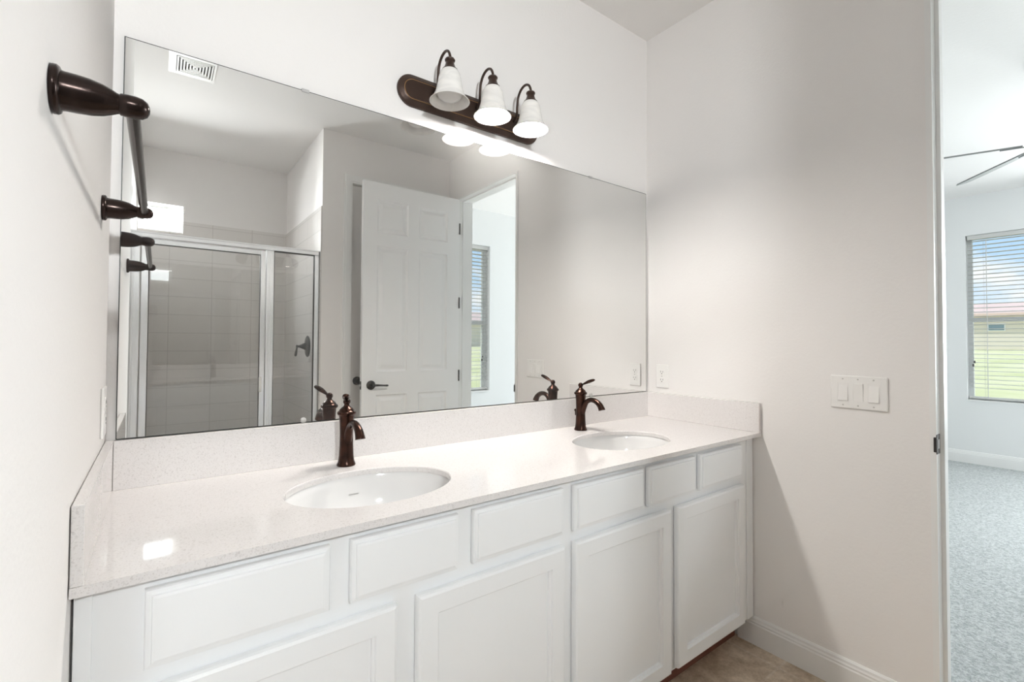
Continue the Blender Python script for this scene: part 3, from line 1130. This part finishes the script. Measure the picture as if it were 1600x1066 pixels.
for i, dx in enumerate((-0.179, 0.0, 0.179)):
    arm = obj('lamp_arm', T([(dx, -0.020, 0.010, 0.0048), (dx, -0.036, 0.014, 0.0048), (dx, -0.044, 0.034, 0.0048), (dx, -0.046, 0.062, 0.0048), (dx, -0.052, 0.094, 0.0048), (dx, -0.070, 0.118, 0.0048),
                             (dx, -0.096, 0.126, 0.0048), (dx, -0.119, 0.116, 0.0048), (dx, SHY, 0.094, 0.0048), (dx, SHY, 0.076, 0.0048)], k=6, n=12), BRONZEL, vl, True)
    mt = Matrix.Translation((dx, SHY, 0))
    obj('fitter', LA([(0, 0.086), (0.010, 0.086), (0.0155, 0.0835), (0.0180, 0.079), (0.0165, 0.0745), (0.0145, 0.072), (0.0150, 0.066), (0.0185, 0.056), (0.0225, 0.049), (0.0270, 0.045), (0.0275, 0.0425), (0.0255, 0.0415), (0, 0.050)], mat=mt, n=32), BRONZEL, vl, True)
    # bell shade: outer skin down, then inner skin up
    outp = [(0.0245, 0.0445), (0.0300, 0.0395), (0.0350, 0.0300), (0.0385, 0.0160), (0.0415, -0.0020), (0.0450, -0.0200), (0.0500, -0.0370), (0.0570, -0.0510), (0.0650, -0.0605), (0.0690, -0.0645)]
    inp = [(r_ - 0.0032, z) for r_, z in outp[::-1]]
    inp[0] = (0.0665, -0.0655)
    prof = outp + inp
    bm = bmesh.new()
    rr = []
    n = 40
    for (r_, z) in prof:
        rr.append([bm.verts.new((dx + r_ * math.cos(2 * PI * k / n), SHY + r_ * math.sin(2 * PI * k / n), z)) for k in range(n)])
    for a, b in zip(rr, rr[1:] + rr[:1]):
        for k in range(n):
            j = (k + 1) % n
            bm.faces.new((a[k], b[k], b[j], a[j]))
    obj('lamp_shade', bm, SHADE, vl, True)
    bm = LA([(0, -0.0615), (0.020, -0.0595), (0.036, -0.0525), (0.0430, -0.0420), (0.0420, -0.0300), (0.0330, -0.012), (0.020, 0.006), (0.0135, 0.018), (0.0130, 0.040), (0, 0.040)], mat=mt, n=32)
    b_ = obj('bulb', bm, BULB_OFF if i == 0 else BULB_ON, vl, True)
    b_['label'] = 'unlit frosted bulb' if i == 0 else 'lit glowing bulb'

# ------------------------------------------------------------------ towel bar on the left wall
tb = thing('towel_bar', 'dark bronze towel bar on the left wall beside the mirror', 'towel bar', (0, -0.50, 1.546))
BX = 0.0725
obj('bar', T([(BX, -0.296, 0, 0.0076), (BX, 0, 0, 0.0076), (BX, 0.296, 0, 0.0076)], k=2, n=18), BRONZED, tb, True)
for y in (-0.298, 0.298):
    obj('bracket', LA([(0, 0.0004), (0.0262, 0.0004), (0.0272, 0.002), (0.0272, 0.0055), (0.0255, 0.0078), (0.0222, 0.0090), (0.0216, 0.012), (0.0214, 0.022), (0.0204, 0.034), (0.0180, 0.045),
                       (0.0148, 0.053), (0.0122, 0.0580), (0.0115, 0.0600), (0.0128, 0.0615), (0.0134, 0.068), (0.0134, 0.076), (0.0122, 0.0825), (0.0088, 0.0875), (0.004, 0.0898), (0, 0.0902)], n=32,
                      mat=Matrix.Translation((0, y, 0)) @ Matrix.Rotation(PI / 2, 4, 'Y')), BRONZED, tb, True)


# ------------------------------------------------------------------ outlets and switches (local: plate in the yz plane, facing +x)
def rounded(bm, w2, h2, d0, d1, bev):
    return box(bm, d0, d1, -w2, w2, -h2, h2, bev=bev, seg=2)


def outlet(label, loc, rotz):
    o = thing('wall_outlet', label, 'outlet', loc, rotz, 'duplex wall outlets')
    obj('cover_plate', rounded(bmesh.new(), 0.0358, 0.0583, 0.0003, 0.0062, 0.003), PLASTIC, o)
    for zz in (0.0195, -0.0195):
        rc = obj('receptacle', rounded(bmesh.new(), 0.0168, 0.0142, 0.005, 0.0075, 0.0012), PLASTIC, o, loc=(0, 0, zz))
        bm = bmesh.new()
        box(bm, 0.0068, 0.0078, -0.0075, -0.0053, -0.001, 0.0075)
        box(bm, 0.0068, 0.0078, 0.0053, 0.0075, -0.001, 0.0065)
        lathe(bm, [(0, 0), (0.0026, 0), (0.0026, 0.001), (0, 0.001)], 12, Matrix.Translation((0.0068, 0, -0.0068)) @ Matrix.Rotation(PI / 2, 4, 'Y'))
        obj('slots', bm, SLOT, rc)
    for zz in (0.0, ):
        obj('screw', lathe(bmesh.new(), [(0, 0), (0.003, 0), (0.003, 0.0012), (0, 0.0014)], 12, Matrix.Translation((0.0058, 0, zz)) @ Matrix.Rotation(PI / 2, 4, 'Y')), SCREW, o)
    return o


outlet('white duplex outlet on the right wall above the side splash', (W, -0.0935, 1.0935), PI)
outlet('white outlet plate on the left wall next to the mirror edge', (0, -0.0935, 1.093), 0)

sw = thing('light_switch', 'white triple rocker light switch plate on the wall by the doorway', 'light switch', (W, -0.9145, 1.0845), PI)
obj('cover_plate', rounded(bmesh.new(), 0.0865, 0.0598, 0.0003, 0.0068, 0.0035), PLASTIC, sw)
for k, yy in enumerate((0.0465, 0.0, -0.0465)):
    fr_ = obj('rocker', B(0.0045, 0.0092, -0.0158, 0.0158, -0.0325, 0.0325, bev=0.0012), PLASTIC, sw, loc=(0, yy, 0), rot=(0, math.radians(-5.5 if k != 1 else 4.0), 0))
    obj('rocker_frame', panel_rocker := cells(bmesh.new(), 0, 0.0060, 0.0074, (-0.0185, 0.0185), (-0.0355, 0.0355), [(-0.0164, 0.0164, -0.0333, 0.0333)]), PLASTIC, sw, loc=(0, yy, 0))
    for zz in (0.0475, -0.0475):
        obj('screw', lathe(bmesh.new(), [(0, 0), (0.0028, 0), (0.0028, 0.0010), (0, 0.0012)], 12, Matrix.Translation((0.0065, yy, zz)) @ Matrix.Rotation(PI / 2, 4, 'Y')), SCREW, sw)

# ------------------------------------------------------------------ ceiling exhaust vent
ve = thing('ceiling_vent', 'white square-ringed exhaust vent grille on the ceiling, seen in the mirror', 'vent', (0.237, -1.722, H))
obj('vent_frame', cells(bmesh.new(), 2, -0.012, -0.0005, (-0.113, 0.113), (-0.122, 0.122), [(-0.078, 0.102, -0.095, 0.095)]), PAINTW, ve)
obj('vent_box', B(-0.078, 0.102, -0.095, 0.095, -0.0025, -0.0008), GREYSHADE, ve)['label'] = 'dark vent interior'
for k in range(6):
    i = 0.002 + k * 0.0148
    a0, a1, b0, b1 = -0.076 + i, 0.100 - i, -0.093 + i, 0.093 - i
    bm = bmesh.new()
    lo = [(0.0, -0.004), (0.0, -0.0135), (0.0072, -0.0135), (0.0072, -0.004)]
    rings = []
    for (ins, z) in lo:
        rings.append([bm.verts.new(p) for p in ((a0 + ins, b0 + ins, z), (a1 - ins, b0 + ins, z), (a1 - ins, b1 - ins, z), (a0 + ins, b1 - ins, z))])
    for p, q in zip(rings, rings[1:] + rings[:1]):
        for t in range(4):
            u = (t + 1) % 4
            bm.faces.new((p[t], p[u], q[u], q[t]))
    obj('louvre', bm, PAINTW, ve)

# ------------------------------------------------------------------ shower enclosure
FYc = YR - 0.045
sh = thing('shower_enclosure', 'bright aluminium framed glass shower enclosure reflected in the mirror', 'shower', (0, FYc, 0.11))
z1 = 1.925 - 0.11


def fr(name, x0, x1, za, zb, dy=0.018, parent=sh, bev=0.004, y=0.0):
    return obj(name, B(x0, x1, y - dy, y + dy, za, zb, bev=bev), CHROME, parent)


XR = XS - 0.010
bm = B(XL + 0.010, XR, -0.020, 0.020, z1 - 0.030, z1, bev=0.006)
box(bm, XL + 0.010, XR, -0.026, 0.026, z1 - 0.006, z1 + 0.004, bev=0.003)
obj('header_rail', bm, CHROME, sh)
fr('sill_rail', XL + 0.010, XR, 0.0005, 0.026)
bm = B(XL + 0.010, 0.006, -0.018, 0.018, 0.026, z1 - 0.030, bev=0.004)
box(bm, XL + 0.022, XL + 0.034, 0.016, 0.023, 0.026, z1 - 0.030, bev=0.002)
obj('wall_jamb', bm, CHROME, sh)
fr('wall_jamb', XR - 0.032, XR, 0.026, z1 - 0.030)
bm = B(0.704, 0.752, -0.020, 0.020, 0.026, z1 - 0.030, bev=0.005)
box(bm, 0.724, 0.732, 0.018, 0.024, 0.026, z1 - 0.030, bev=0.002)
obj('post', bm, CHROME, sh)
obj('fixed_pane', B(0.752, XR - 0.032, -0.003, 0.003, 0.026, z1 - 0.030), SHGLASS, sh)
bm = bmesh.new()
g = [(0.752, 0.7565), (XR - 0.0365, XR - 0.032)]
for a, b in g:
    box(bm, a, b, -0.006, 0.006, 0.026, z1 - 0.030)
box(bm, 0.7565, XR - 0.0365, -0.006, 0.006, z1 - 0.036, z1 - 0.030)
obj('gasket', bm, SLOT, sh)
sd = fr('shower_door', 0.012, 0.044, 0.032, z1 - 0.034, 0.012)
sd.data = sd.data
bm = B(0.010, 0.048, -0.012, 0.012, 0.034, z1 - 0.036, bev=0.003)
box(bm, 0.668, 0.700, -0.012, 0.012, 0.034, z1 - 0.036, bev=0.003)
box(bm, 0.048, 0.668, -0.012, 0.012, z1 - 0.066, z1 - 0.036, bev=0.003)
box(bm, 0.048, 0.668, -0.012, 0.012, 0.034, 0.064, bev=0.003)
me_ = bpy.data.meshes.new('shower_door')
bmesh.ops.recalc_face_normals(bm, faces=bm.faces[:])
bm.to_mesh(me_)
bm.free()
me_.materials.append(CHROME)
sd.data = me_
obj('door_pane', B(0.048, 0.668, -0.003, 0.003, 0.064, z1 - 0.066), SHGLASS, sd)
bm = bmesh.new()
box(bm, 0.048, 0.0515, -0.006, 0.006, 0.064, z1 - 0.066)
box(bm, 0.6645, 0.668, -0.006, 0.006, 0.064, z1 - 0.066)
box(bm, 0.0515, 0.6645, -0.006, 0.006, z1 - 0.070, z1 - 0.066)
obj('gasket', bm, SLOT, sd)
obj('pull_handle', B(0.664, 0.682, 0.012, 0.030, 0.797, 0.900, bev=0.004), PLASTIC, sd)['label'] = 'small white door pull'

# shower valve on the side wall (local +x points into the shower)
sv = thing('shower_valve', 'round dark shower valve with lever handle on the tiled side wall', 'shower valve', (XS - 0.009, -2.425, 1.218), PI)
obj('escutcheon', LA([(0, 0.0004), (0.084, 0.0004), (0.085, 0.003), (0.080, 0.007), (0.060, 0.011), (0.035, 0.014), (0.030, 0.018), (0, 0.018)], n=40, mat=Matrix.Rotation(PI / 2, 4, 'Y')), BLACK, sv, True)
obj('valve_stem', LA([(0, 0.016), (0.028, 0.016), (0.027, 0.024), (0.022, 0.036), (0.014, 0.052), (0.009, 0.066), (0.010, 0.072), (0.012, 0.079), (0.010, 0.086), (0, 0.089)], n=28, mat=Matrix.Rotation(PI / 2, 4, 'Y')), BLACK, sv, True)
obj('lever', T([(0.080, 0, -0.006, 0.006), (0.082, 0, -0.025, 0.0065), (0.086, 0, -0.048, 0.0095), (0.089, 0, -0.068, 0.0095), (0.090, 0, -0.078, 0.004)], k=5, n=14), BLACK, sv, True)
sb = thing('shower_tray', 'white shower pan on the shower floor', 'shower tray', (0, 0, 0))
obj('pan', B(XL + 0.010, XS - 0.010, YB + 0.010, YR - 0.132, 0.0005, 0.05, bev=0.01), PORC, sb)

# ------------------------------------------------------------------ bedroom ceiling fan
FHX, FHY, FZ = 4.121, -1.232, 2.40
fan = thing('ceiling_fan', 'dark bladed ceiling fan in the bedroom seen past the door jamb', 'ceiling fan', (FHX, FHY, FZ))
obj('canopy', LA([(0, H - FZ - 0.0005), (0.065, H - FZ - 0.0005), (0.062, H - FZ - 0.03), (0.030, H - FZ - 0.055), (0, H - FZ - 0.055)], n=32), FANM, fan, True)
obj('down_rod', LA([(0, 0.075), (0.013, 0.075), (0.013, H - FZ - 0.05), (0, H - FZ - 0.05)], n=16), FANM, fan, True)
obj('motor_housing', LA([(0, 0.09), (0.05, 0.085), (0.072, 0.06), (0.08, 0.03), (0.08, 0.0), (0.07, -0.035), (0.05, -0.05), (0, -0.052)], n=40), FANM, fan, True)
for k in range(5):
    a = math.radians(39.6 + 72 * k)
    R_ = Matrix.Rotation(a, 4, 'Z') @ Matrix.Rotation(math.radians(-15), 4, 'X')
    bm = bmesh.new()
    pts = [(0.12, -0.034), (0.30, -0.042), (0.55, -0.046), (0.69, -0.043), (0.722, -0.030), (0.725, 0.0), (0.722, 0.030), (0.69, 0.043), (0.55, 0.046), (0.30, 0.042), (0.12, 0.034)]
    A = [bm.verts.new(R_ @ Vector((x, y, 0.004))) for x, y in pts]
    C = [bm.verts.new(R_ @ Vector((x, y, -0.004))) for x, y in pts]
    bm.faces.new(A)
    bm.faces.new(C)
    for i in range(len(pts)):
        j = (i + 1) % len(pts)
        bm.faces.new((A[i], A[j], C[j], C[i]))
    bl = obj('fan_blade', bm, FANM, fan)
    bm = bmesh.new()
    vs_ = []
    box(bm, 0.075, 0.20, -0.018, 0.018, -0.010, -0.004)
    for v_ in bm.verts:
        v_.co = R_ @ v_.co
    obj('blade_bracket', bm, FANM, bl)

# ------------------------------------------------------------------ outside
def grass_mat():
    m = mat('sunlit_lawn', (0.36, 0.44, 0.13), 0.9, spec=0.1)
    lk = m.node_tree.links.new
    n1 = add(m, 'ShaderNodeTexNoise', Scale=0.25, Detail=8.0, Roughness=0.7)
    lk(objcoord(m), n1.inputs['Vector'])
    rp = add(m, 'ShaderNodeValToRGB')
    rp.color_ramp.elements[0].position = 0.35
    rp.color_ramp.elements[0].color = (0.56, 0.58, 0.27, 1)
    rp.color_ramp.elements[1].position = 0.65
    rp.color_ramp.elements[1].color = (0.78, 0.74, 0.48, 1)
    lk(n1.outputs[0], rp.inputs[0])
    lk(rp.outputs[0], m.node_tree.nodes['Principled BSDF'].inputs['Base Color'])
    return m


GRASS = grass_mat()
STUCCO = painted('beige_stucco', (0.76, 0.70, 0.60), 0.9, 3, 0.05)
ROOFT = painted('pink_roof_tile', (0.74, 0.55, 0.48), 0.85, 6, 0.3)
HGLASS = mat('house_window_glass', (0.20, 0.30, 0.36), 0.1)

bm = bmesh.new()
xs_ = [-70, -12, 8, 30, 62, 130]
ys_ = [-130, -70, -3.6, 40, 90]


def gz(x, y):
    z = -0.22
    if x > 8:
        z += (min(x, 62) - 8) / 54 * 1.06
    return z


G = [[bm.verts.new((x, y, gz(x, y))) for y in ys_] for x in xs_]
for i in range(len(xs_) - 1):
    for j in range(len(ys_) - 1):
        bm.faces.new((G[i][j], G[i + 1][j], G[i + 1][j + 1], G[i][j + 1]))
lawn = obj('lawn', bm, GRASS)
tag(lawn, 'sunlit yellow green lawn outside the bedroom windows', 'lawn', None, 'stuff')


def house(label, loc, rotz, w, d, h, rh, wins):
    hs = thing('house', label, 'house', loc, rotz, 'neighbouring houses')
    obj('wall', B(0, d, -w / 2, w / 2, 0.0, h), STUCCO, hs)
    bm = bmesh.new()
    ov = 0.7
    a = [bm.verts.new(p) for p in ((-ov, -w / 2 - ov, h), (d + ov, -w / 2 - ov, h), (d + ov, w / 2 + ov, h), (-ov, w / 2 + ov, h))]
    b = [bm.verts.new(p) for p in ((-ov, -w / 2 - ov, h + 0.2), (d + ov, -w / 2 - ov, h + 0.2), (d + ov, w / 2 + ov, h + 0.2), (-ov, w / 2 + ov, h + 0.2))]
    t = [bm.verts.new((d / 2, -w / 2 + d / 2, h + rh)), bm.verts.new((d / 2, w / 2 - d / 2, h + rh))]
    bm.faces.new(a)
    for i in range(4):
        j = (i + 1) % 4
        bm.faces.new((a[i], a[j], b[j], b[i]))
    bm.faces.new((b[0], b[1], t[0]))
    bm.faces.new((b[1], b[2], t[1], t[0]))
    bm.faces.new((b[2], b[3], t[1]))
    bm.faces.new((b[3], b[0], t[0], t[1]))
    obj('roof', bm, ROOFT, hs)
    for (y, z, ww, wh) in wins:
        f = obj('house_window', B(-0.08, 0.02, y - ww / 2 - 0.08, y + ww / 2 + 0.08, z - 0.08, z + wh + 0.08), TRIM, hs)
        obj('house_pane', B(-0.10, -0.07, y - ww / 2, y + ww / 2, z, z + wh), HGLASS, f)
    return hs


# seen through the far window: boundary of lawn and wall at about 62 m
house('beige stucco house with pink tile roof across the lawn, through the doorway window', (62, 2.0, 0.84), 0.0, 34, 11, 3.1, 1.5, [(4.55, 1.75, 1.0, 0.55), (-6.5, 1.2, 1.6, 1.1)])
house('beige stucco house with pink tile roof reflected in the mirror beside the door', (40.0, -70, -0.22), -PI / 2, 40, 12, 4.9, 2.4, [(-4.4, 1.7, 1.8, 1.4), (3.0, 1.7, 1.8, 1.4)])
